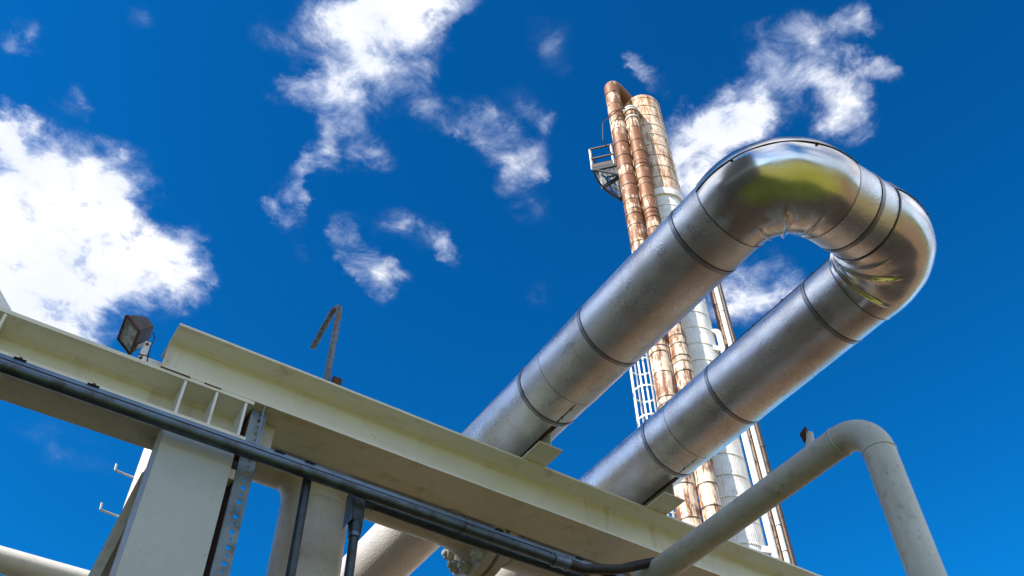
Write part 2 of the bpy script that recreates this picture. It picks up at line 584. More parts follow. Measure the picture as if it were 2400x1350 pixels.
def fillet(pts, rad, n=10):
    """polyline with its inner corners rounded"""
    pts = [Vector(p) for p in pts]
    out = [pts[0]]
    for i in range(1, len(pts) - 1):
        a, b, c = pts[i - 1], pts[i], pts[i + 1]
        u, v = (a - b).normalized(), (c - b).normalized()
        ang = u.angle(v)
        rr = rad[i - 1] if isinstance(rad, (list, tuple)) else rad
        t = rr / math.tan(ang / 2)
        cen = b + (u + v).normalized() * (rr / math.sin(ang / 2))
        A, B = b + u * t - cen, b + v * t - cen
        tot = A.angle(B)
        ax = A.cross(B).normalized()
        for k in range(n + 1):
            out.append(cen + Matrix.Rotation(tot * k / n, 3, ax) @ A)
    out.append(pts[-1])
    return out


def hexnut(bm, p, d, r, h, stud=0.0, rs=0.0):
    lathe(bm, p, d, [(0, r), (h * 0.86, r), (h, r * 0.86)], seg=6)
    if stud:
        lathe(bm, Vector(p) + Vector(d).normalized() * (h + 0.0006), d, [(0, rs), (stud, rs), (stud + rs * 0.3, rs * 0.7)], seg=14)
    return bm


def pol(az, dist):
    return dist * math.sin(R(az)), dist * math.cos(R(az))

# ------------------------------------------------------------------ setting
bm = BM()
bmesh.ops.create_grid(bm, x_segments=1, y_segments=1, size=600)
for v in bm.verts:
    v.co.z = GROUND - 0.004
structure(obj('ground', bm, GRASS))
bm = BM()
g = [(-8.9, 2.4), (1.5, 1.8), (5.5, 0.2), (9.0, -6.0), (15.0, -42), (60, -42), (62, 44), (-8, 42)]
bm.faces.new([bm.verts.new((x, y, GROUND)) for x, y in g])
structure(obj('gravel_path', bm, GRAVEL))

# unseen wooded ring added below the picture to darken the horizon mirrored in pipes
bm = BM()
rows = []
for k in range(240):
    a = 2 * PI * k / 240
    h = 24 + 9 * noise.noise(Vector((math.cos(a) * 3, math.sin(a) * 3, 0))) + 4 * noise.noise(Vector((math.cos(a) * 22, math.sin(a) * 22, 3)))
    rows.append([bm.verts.new((math.cos(a) * r, math.sin(a) * r, GROUND - 0.5 + z)) for r, z in ((150, 0), (165, h * 0.55), (185, h * 0.85), (230, h * 1.1), (330, h))])
for k in range(240):
    A, B = rows[k], rows[(k + 1) % 240]
    for i in range(4):
        bm.faces.new((A[i], A[i + 1], B[i + 1], B[i]))
structure(obj('added_hills', bm, FOREST, smooth=60))

# building added out of view at left to put the pipe rack in shade
XB0, XB1, YB0, YB1, HB = -22.0, -9.0, -5.0, 3.2, 19.0
bld = thing('shade_building', 'tall beige clad building added out of view to shade the pipe rack', 'building',
            ((XB0 + XB1) / 2, (YB0 + YB1) / 2, GROUND))
bm = BM()
box(bm, (XB0, YB0, GROUND), (XB1, YB1, HB - 0.4))
k = YB0 + 0.5
while k < YB1 - 0.2:
    box(bm, (XB1 + 0.0, k, GROUND + 1.0), (XB1 + 0.04, k + 0.16, HB - 0.9))
    k += 0.5
obj('wall', bm, CLAD, bld)
bm = BM()
box(bm, (XB0 - 0.3, YB0 - 0.3, HB - 0.4), (XB1 + 0.3, YB1 + 0.3, HB))
obj('roof', bm, BRONZE, bld)
bm = BM()
box(bm, (XB0, YB1 + 0.003, GROUND), (XB1 - 0.02, 18.0, 9.3))
obj('shade_annex', bm, CLAD, bld)  # lower block added to shade the ground that the pipes reflect
for yy in (-4.0, -0.5):
    bm = BM()
    box(bm, (XB1 + 0.045, yy, 5.0), (XB1 + 0.10, yy + 3.0, 6.6))
    w = obj('window', bm, GREYWHITE, bld)
    bm = BM()
    box(bm, (XB1 + 0.101, yy + 0.12, 5.12), (XB1 + 0.104, yy + 2.88, 6.48))
    obj('pane', bm, LENS, w)

# ------------------------------------------------------------------ steel frame
YF, YK = 4.150, 4.474          # front and back edge of the beam flanges
ZT, ZB = 3.864, 3.511          # upper beam
LT, LB = 3.5085, 3.228         # lower beam


def ibeam_prof(yf, yk, zb, zt, tf, tw, rf=0.014):
    ym = (yf + yk) / 2
    p = [(yf, zb), (yk, zb), (yk, zb + tf)]
    def fil(cy, cz, a0, a1):
        return [(cy + rf * math.cos(R(a0 + (a1 - a0) * i / 5)), cz + rf * math.sin(R(a0 + (a1 - a0) * i / 5))) for i in range(6)]
    yr, yl = ym + tw / 2, ym - tw / 2
    p += fil(yr + rf, zb + tf + rf, 270, 180)
    p += fil(yr + rf, zt - tf - rf, 180, 90)
    p += [(yk, zt - tf), (yk, zt), (yf, zt), (yf, zt - tf)]
    p += fil(yl - rf, zt - tf - rf, 90, 0)
    p += fil(yl - rf, zb + tf + rf, 0, -90)
    p += [(yf, zb + tf)]
    return p


def beam(bm, yf, yk, zb, zt, tf, tw, x0, x1, n):
    prof = ibeam_prof(yf, yk, zb, zt, tf, tw)
    rows = []
    for i in range(n + 1):
        x = x0 + (x1 - x0) * i / n
        rows.append([bm.verts.new((x, y, z + 0.0012 * math.sin(x * 3.1 + y * 7) + 0.0006 * math.sin(x * 11))) for y, z in prof])
    m = len(prof)
    for A, B in zip(rows, rows[1:]):
        for k in range(m):
            j = (k + 1) % m
            bm.faces.new((A[k], A[j], B[j], B[k]))
    bm.faces.new(rows[0][::-1])
    bm.faces.new(rows[-1])


t = thing('steel_beam', 'long cream painted steel beam carrying the two insulated pipes', 'beam', (3.0, 4.3, ZB), 'cream steel beams of the pipe rack')
bm = BM()
beam(bm, YF, YK, ZB, ZT, 0.016, 0.011, 0.470, 9.0, 60)
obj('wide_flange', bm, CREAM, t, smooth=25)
bm = BM()
for x in (0.86, 2.94, 4.02):
    lathe(bm, (x - 0.03, YF + 0.012, ZT + 0.001), (1, 0, 0), [(0, 0.002), (0.004, 0.005), (0.05, 0.004), (0.054, 0.002)], seg=8)
obj('weld_bead', bm, CREAM_OLD, t, smooth=60)

t2 = thing('steel_beam', 'lower cream steel beam with three white stiffener plates, on top of the column', 'beam', (-0.5, 4.3, LB), 'cream steel beams of the pipe rack')
bm = BM()
beam(bm, YF, YK + 0.03, LB, LT, 0.024, 0.011, -5.0, 1.000, 40)
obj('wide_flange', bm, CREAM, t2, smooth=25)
for x, zl in ((0.604, LB + 0.0245), (0.785, LB + 0.0245), (0.957, LB + 0.0245), (-0.352, 3.375)):
    bm = BM()
    box(bm, (x - 0.008, YF + 0.004, zl), (x + 0.008, 4.324, LT - 0.0245), 0.002)
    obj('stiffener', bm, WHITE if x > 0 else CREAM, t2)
bm = BM()
box(bm, (0.45, YF - 0.004, 3.5035), (0.62, YF + 0.10, 3.5125), 0.002)
box(bm, (0.70, YF - 0.003, 3.503), (0.80, YF + 0.10, 3.5120), 0.002)
obj('shim_plate', bm, RUST, t2)

# column under the joint
t = thing('steel_column', 'broad cream steel column standing under the end of the lower beam', 'column', (0.77, 4.3, GROUND))
zc = LB - 0.004
bm = BM()
box(bm, (0.578, 4.153, GROUND), (0.965, 4.170, zc), 0.003)
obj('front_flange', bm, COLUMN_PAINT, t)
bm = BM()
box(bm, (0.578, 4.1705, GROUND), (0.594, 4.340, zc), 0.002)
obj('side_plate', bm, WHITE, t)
bm = BM()
box(bm, (0.765, 4.1705, GROUND), (0.777, 4.4545, zc))
obj('web', bm, CREAM_OLD, t)
bm = BM()
box(bm, (0.60, 4.455, GROUND), (0.962, 4.470, zc), 0.002)
obj('back_flange', bm, CREAM_OLD, t)

# raking brace behind the column
t = thing('raking_brace', 'sloping beige steel brace leaning out behind the left edge of the column', 'brace', (0.12, 4.55, GROUND))
def bx(z):
    return 0.612 - 0.123 * (3.2 - z)
def slant(bm, o0, o1, y0, y1, z0=GROUND, z1=3.215):
    hexa(bm, [(bx(z0) + o0, y0, z0), (bx(z0) + o1, y0, z0), (bx(z0) + o1, y1, z0), (bx(z0) + o0, y1, z0),
              (bx(z1) + o0, y0, z1), (bx(z1) + o1, y0, z1), (bx(z1) + o1, y1, z1), (bx(z1) + o0, y1, z1)])
bm = BM()
slant(bm, 0.0, 0.044, 4.520, 4.534)
obj('front_flange', bm, CREAM_OLD, t)
bm = BM()
slant(bm, 0.006, 0.018, 4.5345, 4.70)
obj('web', bm, WHITE, t)
bm = BM()
slant(bm, 0.0, 0.34, 4.7005, 4.714)
obj('back_flange', bm, CREAM_OLD, t)

# white diagonal member at the far left
t = bar(BM(), (-0.378, 4.40, 3.70), (-1.60, 4.40, 5.00), 0.16, 0.012, (0, 1, 0))
bm = t
d_ = Vector((-1.222, 0, 1.30)).normalized()
o = obj('diagonal_brace', bm, WHITE)
o.location = (-0.032, 0.10, 0.035)
tag(o, 'pale diagonal brace rising from the beam at the left edge', 'brace')

# sunlit stub plate behind the lower beam, carrying the floodlight
bm = BM()
box(bm, (0.368, 4.40, LT), (0.505, 4.416, 3.752), 0.002)
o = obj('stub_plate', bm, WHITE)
tag(o, 'small sunlit cream plate upright on the lower beam under the floodlight', 'bracket')

# ------------------------------------------------------------------ floodlight
B_ = Vector((0.2963, 4.40, 3.913))
va_, vd_, ve_ = Vector((-0.094, 0.009, 0.087)), Vector((0.017, 0.211, -0.003)), Vector((0.089, -0.006, 0.097))
fl = thing('floodlight', 'dark brown floodlight with a dusty glass face, tilted down above the lower beam', 'floodlight', (0.372, 4.43, 3.752))
bm = BM()
na, nd, ne = va_.normalized(), vd_.normalized(), ve_.normalized()
front = [B_, B_ + va_, B_ + va_ + vd_, B_ + vd_]
cf = sum(front, Vector()) / 4
back = [cf + (q - cf) * 0.62 + ve_ for q in front]
mid = [cf + (q - cf) * 0.97 + ve_ * 0.35 for q in front]
F = [bm.verts.new(p) for p in front]
Mv = [bm.verts.new(p) for p in mid]
Bk = [bm.verts.new(p) for p in back]
for A, Bb in ((F, Mv), (Mv, Bk)):
    for i in range(4):
        bm.faces.new((A[i], A[(i + 1) % 4], Bb[(i + 1) % 4], Bb[i]))
bm.faces.new(F)
bm.faces.new(Bk[::-1])
bmesh.ops.bevel(bm, geom=bm.edges[:], offset=0.004, segments=2, affect='EDGES')
obj('housing', bm, BRONZE, fl, smooth=30)
bm = BM()
rim = [cf + (q - cf) * 1.03 - ve_ * 0.02 for q in front]
for i in range(4):
    p, q = rim[i], rim[(i + 1) % 4]
    bar(bm, p, q, 0.009, 0.016, ne)
obj('door_frame', bm, RUST, fl)
bm = BM()
hexa(bm, [cf + (q - cf) * 0.93 - ve_ * 0.03 for q in front] + [cf + (q - cf) * 0.93 - ve_ * 0.005 for q in front])
obj('lens', bm, LENS, fl)
bm = BM()
yb_ = 4.425
box(bm, (0.352, yb_, 3.775), (0.386, yb_ + 0.006, 3.885), 0.001)
box(bm, (0.352, yb_ + 0.07, 3.775), (0.386, yb_ + 0.076, 3.885), 0.001)
box(bm, (0.352, yb_, 3.775), (0.386, yb_ + 0.076, 3.781), 0.001)
obj('bracket', bm, WHITE, fl)
bm = BM()
lathe(bm, (0.369, yb_ + 0.036, 3.745), (0, 0, 1), [(0, 0.016), (0.034, 0.016)], seg=16)
bm2 = BM()
hexnut(bm2, (0.366, yb_ - 0.001, 3.862), (0, -1, 0), 0.010, 0.007)
obj('bolt', bm2, RUST, fl)
lathe(bm, (0.340, yb_ + 0.012, 3.782), (1, -0.1, 0), [(0, 0.004), (0.065, 0.004)], seg=8)
obj('swivel', bm, RUST, fl)
bm = BM()
box(bm, (0.30, 4.36, 3.780), (0.345, 4.40, 3.806), 0.003)
bm.free()
bm = BM()
tube(bm, fillet([(0.372, 4.40, 3.945), (0.392, 4.395, 3.90), (0.385, 4.395, 3.83), (0.398, 4.397, 3.72), (0.404, 4.399, 3.60)], 0.02, 5), 0.0035, 8)
obj('power_cable', bm, BLACK, fl, smooth=60)
bm = BM()
for pz in (0.28, 0.75):
    p = B_ + ve_ * 0.55 + vd_ * pz
    c2 = p - na * -0.0 + ve_ * 0.12
q0 = B_ + ve_ * 0.16 + vd_ * 0.62 - na * 0.003
hexa(bm, [q0, q0 + ve_ * 0.42, q0 + ve_ * 0.42 + vd_ * 0.18, q0 + vd_ * 0.18,
          q0 - na * 0.004, q0 + ve_ * 0.42 - na * 0.004, q0 + ve_ * 0.42 + vd_ * 0.18 - na * 0.004, q0 + vd_ * 0.18 - na * 0.004])
q0 = B_ + ve_ * 0.70 + vd_ * 0.16 - na * 0.004
obj('bracket_reflection', bm, GREYWHITE, fl)  # pale patch paints the bracket's reflection onto the housing side

# ------------------------------------------------------------------ gooseneck vent
gz = thing('gooseneck_vent', 'bent galvanised vent pipe with flaking paint on top of the long beam', 'vent pipe', (1.462, 4.35, ZT))
bm = BM()
tube(bm, fillet([(1.462, 4.35, ZT - 0.001), (1.462, 4.35, 4.875), (1.410, 4.62, 4.530)], [0.060], 20), 0.0215, 20)
obj('pipe', bm, GOOSE, gz, smooth=40)
bm = BM()
box(bm, (1.490, 4.300, ZT + 0.0005), (1.496, 4.345, 4.050))
box(bm, (1.484, 4.290, 3.965), (1.545, 4.325, 4.058), 0.003)
obj('clamp_block', bm, RUST, gz)

# ------------------------------------------------------------------ insulated pipe loop
ZP, RP = 4.2235, 0.250
X1, X2 = 2.868, 3.934
YS, RB = 2.010, 0.375
YC = YS - RB
YEND = 22.0
lp = thing('insulated_pipe_loop', 'U shaped expansion loop of thick pipe wrapped in silver embossed jacketing with shiny elbows', 'pipe', (X1, 4.3, ZT))


def jacket(x, y0, y1, r, mat=None):
    bm = BM()
    n = max(4, int((y1 - y0) / 0.12))
    prof = [(0.0, r - 0.004), (0.0, r + 0.0012)]
    for i in range(1, n):
        tt = (y1 - y0) * i / n
        prof.append((tt, r + 0.0009 * math.sin(tt * 9 + x * 5) * math.sin(tt * 4)))
    prof += [(y1 - y0, r), (y1 - y0, r - 0.004)]
    sheet_rings(bm, (x, y0, ZP), (0, 1, 0), prof, 96)
    return obj('jacket', bm, mat or EMBOSS, lp, smooth=35)


for x in (X1, X2):
    jacket(x, YS, 3.607, RP)
    jacket(x, 3.600, 4.75, RP - 0.0035)
    jacket(x, 4.74, 6.95, RP - 0.0025, DULL)
    jacket(x, 6.94, 12.0, RP - 0.001, DULL)
    jacket(x, 11.99, YEND, RP - 0.004)
    for yb2, rr in ((2.245, RP), (3.158, RP), (3.852, RP - 0.0035), (5.45, RP - 0.0035), (6.99, RP)):
        bm = BM()
        lathe(bm, (x, yb2 - 0.0135, ZP), (0, 1, 0), [(0, rr - 0.002), (0, rr + 0.0035), (0.027, rr + 0.0035), (0.027, rr - 0.002)], 96, cap=False)
        obj('band', bm, BAND, lp, smooth=35)
        bm = BM()
        lathe(bm, (x, yb2 - 0.0178, ZP), (0, 1, 0), [(0, rr - 0.002), (0, rr + 0.0018), (0.0040, rr + 0.0018), (0.0040, rr - 0.002)], 96, cap=False)
        obj('shadow_gap', bm, SEAM, lp)  # dark ring puts the shadow gap beside the band into colour
    bm = BM()
    lathe(bm, (x, 3.6065, ZP), (0, 1, 0), [(0, RP - 0.005), (0, RP - 0.0005), (0.006, RP - 0.0015), (0.006, RP - 0.005)], 96, cap=False)
    obj('shadow_gap', bm, SEAM, lp)


def strip_along(x, a, y0, y1, rr, mat, name, w=0.02, h=0.004, screws=0.0, soff=0.0):
    """a lengthwise lap on the jacket at angle a (0 = straight down, positive to the left)"""
    bm = BM()
    da = w / rr
    ys = [y0, y1]
    ring = []
    for y in ys:
        row = []
        for aa, q in ((a - da / 2, -0.003), (a - da / 2, h), (a + da / 2, h), (a + da / 2, -0.003)):
            row.append((x - math.sin(aa) * (rr + q), y, ZP - math.cos(aa) * (rr + q)))
        ring.append(row)
    hexa(bm, ring[0] + ring[1])
    y = y0 + screws * 0.5
    while screws and y < y1:
        n_ = Vector((-math.sin(a), 0, -math.cos(a)))
        lathe(bm, Vector((x, y, ZP)) + n_ * (rr + h), n_, [(0, 0.007), (0.006, 0.006)], seg=8)
        y += screws
    obj(name, bm, mat, lp)


# screwed lap along the upper left of the second pipe, small laps between the lower bands
strip_along(X2, R(128), YS + 0.02, 3.14, RP, SEAM, 'lap_seam', 0.012, 0.004, 0.27)
strip_along(X1, R(-10), 3.625, 3.835, RP - 0.0035, SEAM, 'lap_seam', 0.008, 0.002, 0.1)
strip_along(X2, R(-6), 3.625, 3.835, RP - 0.0035, BAND, 'lap_seam', 0.007, 0.002, 0.1)


def smooth01(a, b, x):
    t = min(1, max(0, (x - a) / (b - a)))
    return t * t * (3 - 2 * t)


def elbow(cx, sx, crimps, seed):
    bm = BM()
    NT, NP = 150, 144
    rows = []
    rg = random.Random(seed)
    ph = [rg.uniform(0, 6.28) for _ in range(8)]
    for i in range(NT + 1):
        th = 90.0 * i / NT
        row = []
        for k in range(NP):
            f = -180 + 360.0 * k / NP
            thr = abs(f)
            r = RP + 0.006
            mid_ = math.sin(R(th) * 2)
            r += 0.046 * mid_ * max(0.0, math.cos(R(f) * 0.8)) ** 2        # fuller outer bend
            r += 0.0022 * math.sin(R(th) * 6 + ph[0]) * math.sin(R(f) * 3 + ph[1]) * mid_
            r += 0.0012 * math.sin(R(th) * 17 + R(f) * 4 + ph[2]) * mid_
            for (tc_, sk, amp, f0) in crimps:
                side = smooth01(f0, f0 + 34, thr)
                sgn = -1 if f < 0 else 1
                d = th - tc_ - sk * (thr - 90) / 90.0
                r += amp * side * math.exp(-(d / 1.1) ** 2)
                r -= amp * 0.35 * side * math.exp(-((d - 2.6) / 1.6) ** 2)
            if i == 0 or i == NT:
                r -= 0.0015
            er = Vector((-math.cos(R(th)) * sx, -math.sin(R(th)), 0))
            p = Vector((cx, YS, ZP)) + er * (RB + r * math.cos(R(f))) + Vector((0, 0, r * math.sin(R(f))))
            row.append(bm.verts.new(p))
        rows.append(row)
    for A, B in zip(rows, rows[1:]):
        for k in range(NP):
            j = (k + 1) % NP
            bm.faces.new((A[k], A[j], B[j], B[k]))
    for row, dd in ((rows[0], Vector((0, 1, 0))), (rows[-1], Vector((sx, 0, 0)))):
        c0 = sum((v.co for v in row), Vector()) / len(row)
        inn = [bm.verts.new(c0 + (v.co - c0).normalized() * (RP - 0.003) + dd * 0.001) for v in row]
        for k in range(NP):
            j = (k + 1) % NP
            bm.faces.new((row[k], row[j], inn[j], inn[k]))
    e = obj('elbow_cover', bm, SMOOTH, lp, smooth=50)
    # screwed lap over the outer bend
    bm = BM()
    pts, scr = [], []
    for i in range(61):
        th = 90.0 * i / 60
        f = 4 + 2 * math.sin(R(th) * 2)
        rr = RP + 0.006 + 0.046 * math.sin(R(th) * 2) * max(0, math.cos(R(f) * 0.8)) ** 2 + 0.0015
        er = Vector((-math.cos(R(th)) * sx, -math.sin(R(th)), 0))
        nrm = er * math.cos(R(f)) + Vector((0, 0, math.sin(R(f))))
        pts.append(Vector((cx, YS, ZP)) + er * RB + nrm * rr)
        if i in (16, 43):
            scr.append((pts[-1].copy(), nrm))
    tube(bm, pts, 0.0042, 8)
    for p, nrm in scr:
        lathe(bm, p + Vector((0, 0, -0.012)), nrm, [(-0.002, 0.0085), (0.006, 0.0085), (0.010, 0.005)], seg=10)
    obj('screwed_lap', bm, SEAM, e, smooth=40)
    # beads where the cover meets the straight jackets
    for th in (0.0, 90.0):
        er = Vector((-math.cos(R(th)) * sx, -math.sin(R(th)), 0))
        c0 = Vector((cx, YS, ZP)) + er * RB
        dd = Vector((0, 1, 0)) if th == 0 else Vector((sx, 0, 0))
        bm = BM()
        lathe(bm, c0 - dd * 0.006, dd, [(0, RP + 0.003), (0.001, RP + 0.0085), (0.005, RP + 0.0085), (0.006, RP + 0.003)], 96, cap=False)
        obj('edge_bead', bm, BAND, e, smooth=50)
        bm = BM()
        lathe(bm, c0 + dd * 0.0015, dd, [(0, RP - 0.002), (0, RP + 0.0042), (0.004, RP + 0.002), (0.004, RP - 0.002)], 96, cap=False)
        obj('edge_gap', bm, SEAM, e)


XE1, XE2 = X1 + RB, X2 - RB
elbow(XE1, 1, [(19.5, 5, 0.014, 84), (44, -3, 0.019, 66), (73, -4, 0.012, 76)], 1)
elbow(XE2, -1, [(15, 7, 0.020, 78), (47, 6, 0.019, 74), (72, -5, 0.015, 80)], 2)
bm = BM()
sheet_rings(bm, (XE1, YC, ZP), (1, 0, 0), [(0, RP - 0.004), (0, RP)] + [((XE2 - XE1) * i / 6, RP) for i in range(1, 6)] + [(XE2 - XE1, RP), (XE2 - XE1, RP - 0.004)], 96)
obj('jacket', bm, EMBOSS, lp, smooth=35)
bm = BM()
xb = XE1 + 0.188
lathe(bm, (xb - 0.0135, YC, ZP), (1, 0, 0), [(0, RP - 0.002), (0, RP + 0.0035), (0.027, RP + 0.0035), (0.027, RP - 0.002)], 96, cap=False)
obj('band', bm, BAND, lp, smooth=35)
bm = BM()
lathe(bm, (xb - 0.0178, YC, ZP), (1, 0, 0), [(0, RP - 0.002), (0, RP + 0.0018), (0.004, RP + 0.0018), (0.004, RP - 0.002)], 96, cap=False)
obj('shadow_gap', bm, SEAM, lp)

# welded T shoes that rest on the beam
for x in (X1, X2):
    xs = x + 0.070
    bm = BM()
    box(bm, (xs - 0.006, 3.955, ZT + 0.0125), (xs + 0.006, 4.60, 4.045), 0.001)
    sh = obj('pipe_shoe', bm, GREYWHITE, lp)
    bm = BM()
    box(bm, (xs - 0.094, 3.950, ZT + 0.0015), (xs + 0.094, 4.60, ZT + 0.012), 0.0015)
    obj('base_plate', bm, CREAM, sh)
    bm = BM()
    for sgn in (-1,):
        a0 = math.asin((xs + 0.0 - x) / RP)
        rr = RP - 0.0035
        q = []
        for y in (3.88, 4.60):
            for aa, h in ((a0 - 0.15, -0.004), (a0 - 0.15, 0.0012), (a0 + 0.03, 0.0012), (a0 + 0.03, -0.004)):
                q.append((x + math.sin(aa) * (rr + h), y, ZP - math.cos(aa) * (rr + h)))
        hexa(bm, q)
    obj('slot', bm, RUST, sh)

# ------------------------------------------------------------------ white process pipe at the right
XW, YW, ZW, RW = 3.754, 2.183, 3.200, 0.0849
wp = thing('white_process_pipe', 'grimy white painted pipe that crosses below the beam and turns down at the right', 'pipe', (XW, YW, GROUND))
E_W = 0.205
path = fillet([(XW, 8.0, ZW), (XW, YW, ZW), (XW, YW, GROUND)], E_W, 22)
bm = BM()
tube(bm, path, RW, 48)
obj('pipe', bm, GREYWHITE, wp, smooth=40)
for p, d in (((XW, YW + E_W, ZW), (0, 1, 0)), ((XW, YW, ZW - E_W), (0, 0, 1))):
    bm = BM()
    prof = []
    lathe(bm, Vector(p) - Vector(d) * 0.007, d, [(0, RW - 0.001), (0.003, RW + 0.0035), (0.007, RW + 0.0045), (0.011, RW + 0.0035), (0.014, RW - 0.001)], 48, cap=False)
    for v in bm.verts:
        v.co += Vector((noise.noise(v.co * 60), noise.noise(v.co * 60 + Vector((9, 0, 0))), noise.noise(v.co * 60 + Vector((0, 9, 0))))) * 0.0012
    obj('weld_ring', bm, GREYWHITE, wp, smooth=60)
bm = BM()
nd_ = Vector((0.0, -0.22, 1.0)).normalized()
nb = Vector((XW, 2.578, ZW + 0.074))
lathe(bm, nb, nd_, [(0, 0.034), (0.020, 0.028), (0.050, 0.027), (0.053, 0.024), (0.056, 0.0235), (0.060, 0.0235), (0.085, 0.021), (0.105, 0.018), (0.108, 0.012)], 24)
nz = obj('nozzle', bm, GREYWHITE, wp, smooth=40)
bm = BM()
q = [(2.563, 3.428), (2.618, 3.405), (2.607, 3.338), (2.590, 3.350), (2.572, 3.385)]
a = [bm.verts.new((XW - 0.012, y, z)) for y, z in q]
b = [bm.verts.new((XW + 0.012, y + 0.004, z)) for y, z in q]
bm.faces.new(a); bm.faces.new(b[::-1])
for i in range(5):
    bm.faces.new((a[i], b[i], b[(i + 1) % 5], a[(i + 1) % 5]))
bmesh.ops.bevel(bm, geom=bm.edges[:], offset=0.002, segments=1, affect='EDGES')
obj('drain_plug', bm, RUST, nz)

# ------------------------------------------------------------------ strut, conduits and fittings
st = thing('strut_channel', 'thin grey strut channel running along below the steel beams', 'strut channel', (1.5, 4.11, 3.19))
bm = BM()
box(bm, (-5.0, 4.098, 3.1885), (3.62, 4.139, 3.192))
box(bm, (-5.0, 4.0985, 3.170), (3.62, 4.1015, 3.1884))
box(bm, (-5.0, 4.136, 3.160), (3.62, 4.1385, 3.1884))
obj('channel', bm, STRUT, st)
for x in (-0.19, 0.17, 1.19, 1.37, 2.62, 3.22):
    bm = BM()
    box(bm, (x - 0.030, 4.088, 3.1921), (x + 0.030, 4.128, 3.1961), 0.001)
    box(bm, (x - 0.007, 4.095, 3.1962), (x + 0.009, 4.110, 3.210), 0.001)
    obj('spring_clip', bm, BLACK, st)

cd = thing('conduit', 'long galvanised conduit along the front of the beams, ending in a coupling', 'conduit', (1.5, 4.062, 3.10))
bm = BM()
tube(bm, [(x_, 4.062 + 0.0015 * math.sin(x_ * 2.1), 3.095 + 0.0015 * math.sin(x_ * 1.3)) for x_ in [-5 + 8.0 * i / 60 for i in range(61)]], 0.0330, 32)
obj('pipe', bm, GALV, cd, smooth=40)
bm = BM()
lathe(bm, (2.985, 4.062, 3.094), (1, 0, 0.03), [(0, 0.038), (0.004, 0.043), (0.030, 0.043), (0.034, 0.039), (0.085, 0.0395), (0.09, 0.044), (0.112, 0.044), (0.116, 0.036)], 32)
obj('coupling', bm, STRUT, cd, smooth=35)
bm = BM()
tube(bm, [(2.345 + 0.012 * math.sin(a_), 4.062 + 0.041 * math.cos(a_), 3.095 + 0.041 * math.sin(a_)) for a_ in [2 * PI * i / 24 for i in range(25)]], 0.0022, 6, cap=False)
tube(bm, fillet([(2.357, 4.045, 3.14), (2.34, 4.05, 3.175), (2.30, 4.06, 3.20), (2.24, 4.08, 3.195)], 0.012, 4), 0.0018, 6)
obj('wire_tie', bm, BLACK, cd)
for x in (-0.9,):
    bm = BM()
    lathe(bm, (x - 0.012, 4.062, 3.095), (1, 0, 0), [(0, 0.036), (0, 0.0395), (0.024, 0.0395), (0.024, 0.036)], 28, cap=False)
    box(bm, (x - 0.012, 4.072, 3.142), (x + 0.012, 4.076, 3.188))
    obj('strap', bm, DARKSTEEL, cd, smooth=35)

hs_ = BM()
hp = fillet([(3.090, 4.060, 3.096), (3.20, 4.045, 3.088), (3.45, 3.99, 3.135), (3.62, 3.97, 3.215), (3.86, 3.98, 3.33)], [0.3, 0.3, 0.3], 8)
pp = []
for i in range(len(hp) - 1):
    n_ = max(1, int((hp[i + 1] - hp[i]).length / 0.004))
    for j in range(n_):
        pp.append(hp[i].lerp(hp[i + 1], j / n_))
tube(hs_, pp, [0.0300 + 0.0012 * (1 if i % 2 else -1) for i in range(len(pp))], 24)
tag(obj('flexible_hose', hs_, RUBBER, smooth=70), 'black flexible hose leading from the conduit coupling behind the white pipe', 'hose')

c2 = thing('conduit', 'dark thin conduit running to the right from the corner fitting, below the galvanised one', 'conduit', (2.7, 4.17, 3.11))
bm = BM()
tube(bm, [(1.80, 4.170, 3.118), (2.4, 4.170, 3.106), (3.2, 4.170, 3.118), (5.2, 4.170, 3.15)], 0.0275, 24)
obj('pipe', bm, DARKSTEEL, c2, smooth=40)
bm = BM()
lathe(bm, (1.752, 4.170, 3.118), (1, 0, 0), [(0, 0.034), (0.028, 0.034), (0.030, 0.030), (0.046, 0.030), (0.048, 0.034), (0.060, 0.034), (0.062, 0.028)], 24)
obj('coupling', bm, GALV, c2, smooth=35)
cf_ = thing('conduit_drop', 'dark conduit dropping from a corner fitting beside the thick beige pipe', 'conduit', (1.720, 4.170, GROUND))
bm = BM()
box(bm, (1.672, 4.130, 2.955), (1.752, 4.210, 3.150), 0.020)
lathe(bm, (1.716, 4.170, 2.90), (0, 0, 1), [(0, 0.036), (0.05, 0.040), (0.07, 0.038)], 24)
obj('fitting_body', bm, DARKSTEEL, cf_, smooth=40)
bm = BM()
hexa(bm, [(1.660, 4.125, 2.93), (1.671, 4.125, 2.95), (1.671, 4.215, 2.95), (1.660, 4.215, 2.93),
          (1.660, 4.125, 3.15), (1.671, 4.125, 3.14), (1.671, 4.215, 3.14), (1.660, 4.215, 3.15)])
obj('cover_plate', bm, GALV, cf_)
bm = BM()
lathe(bm, (1.716, 4.170, 2.868), (0, 0, 1), [(0, 0.030), (0.004, 0.034), (0.030, 0.034), (0.034, 0.030)], 24)
obj('lock_ring', bm, STRUT, cf_, smooth=40)
bm = BM()
tube(bm, [(1.717, 4.170, GROUND), (1.716, 4.170, 1.0), (1.716, 4.170, 2.905)], 0.0265, 24)
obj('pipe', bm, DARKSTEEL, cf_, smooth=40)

bm = BM()
tube(bm, [(1.395, 4.125, GROUND), (1.391, 4.125, 0.6), (1.386, 4.125, 2.2), (1.380, 4.125, 3.18)], 0.0255, 24)
tag(obj('conduit_drop', bm, DARKSTEEL, smooth=40), 'plain dark conduit standing upright in front of the thick beige pipe', 'conduit')

# ------------------------------------------------------------------ perforated upright
pf = thing('perforated_post', 'upright grey steel angle with a row of punched holes, right of the column', 'post', (1.05, 4.2, GROUND))
bm = BM()


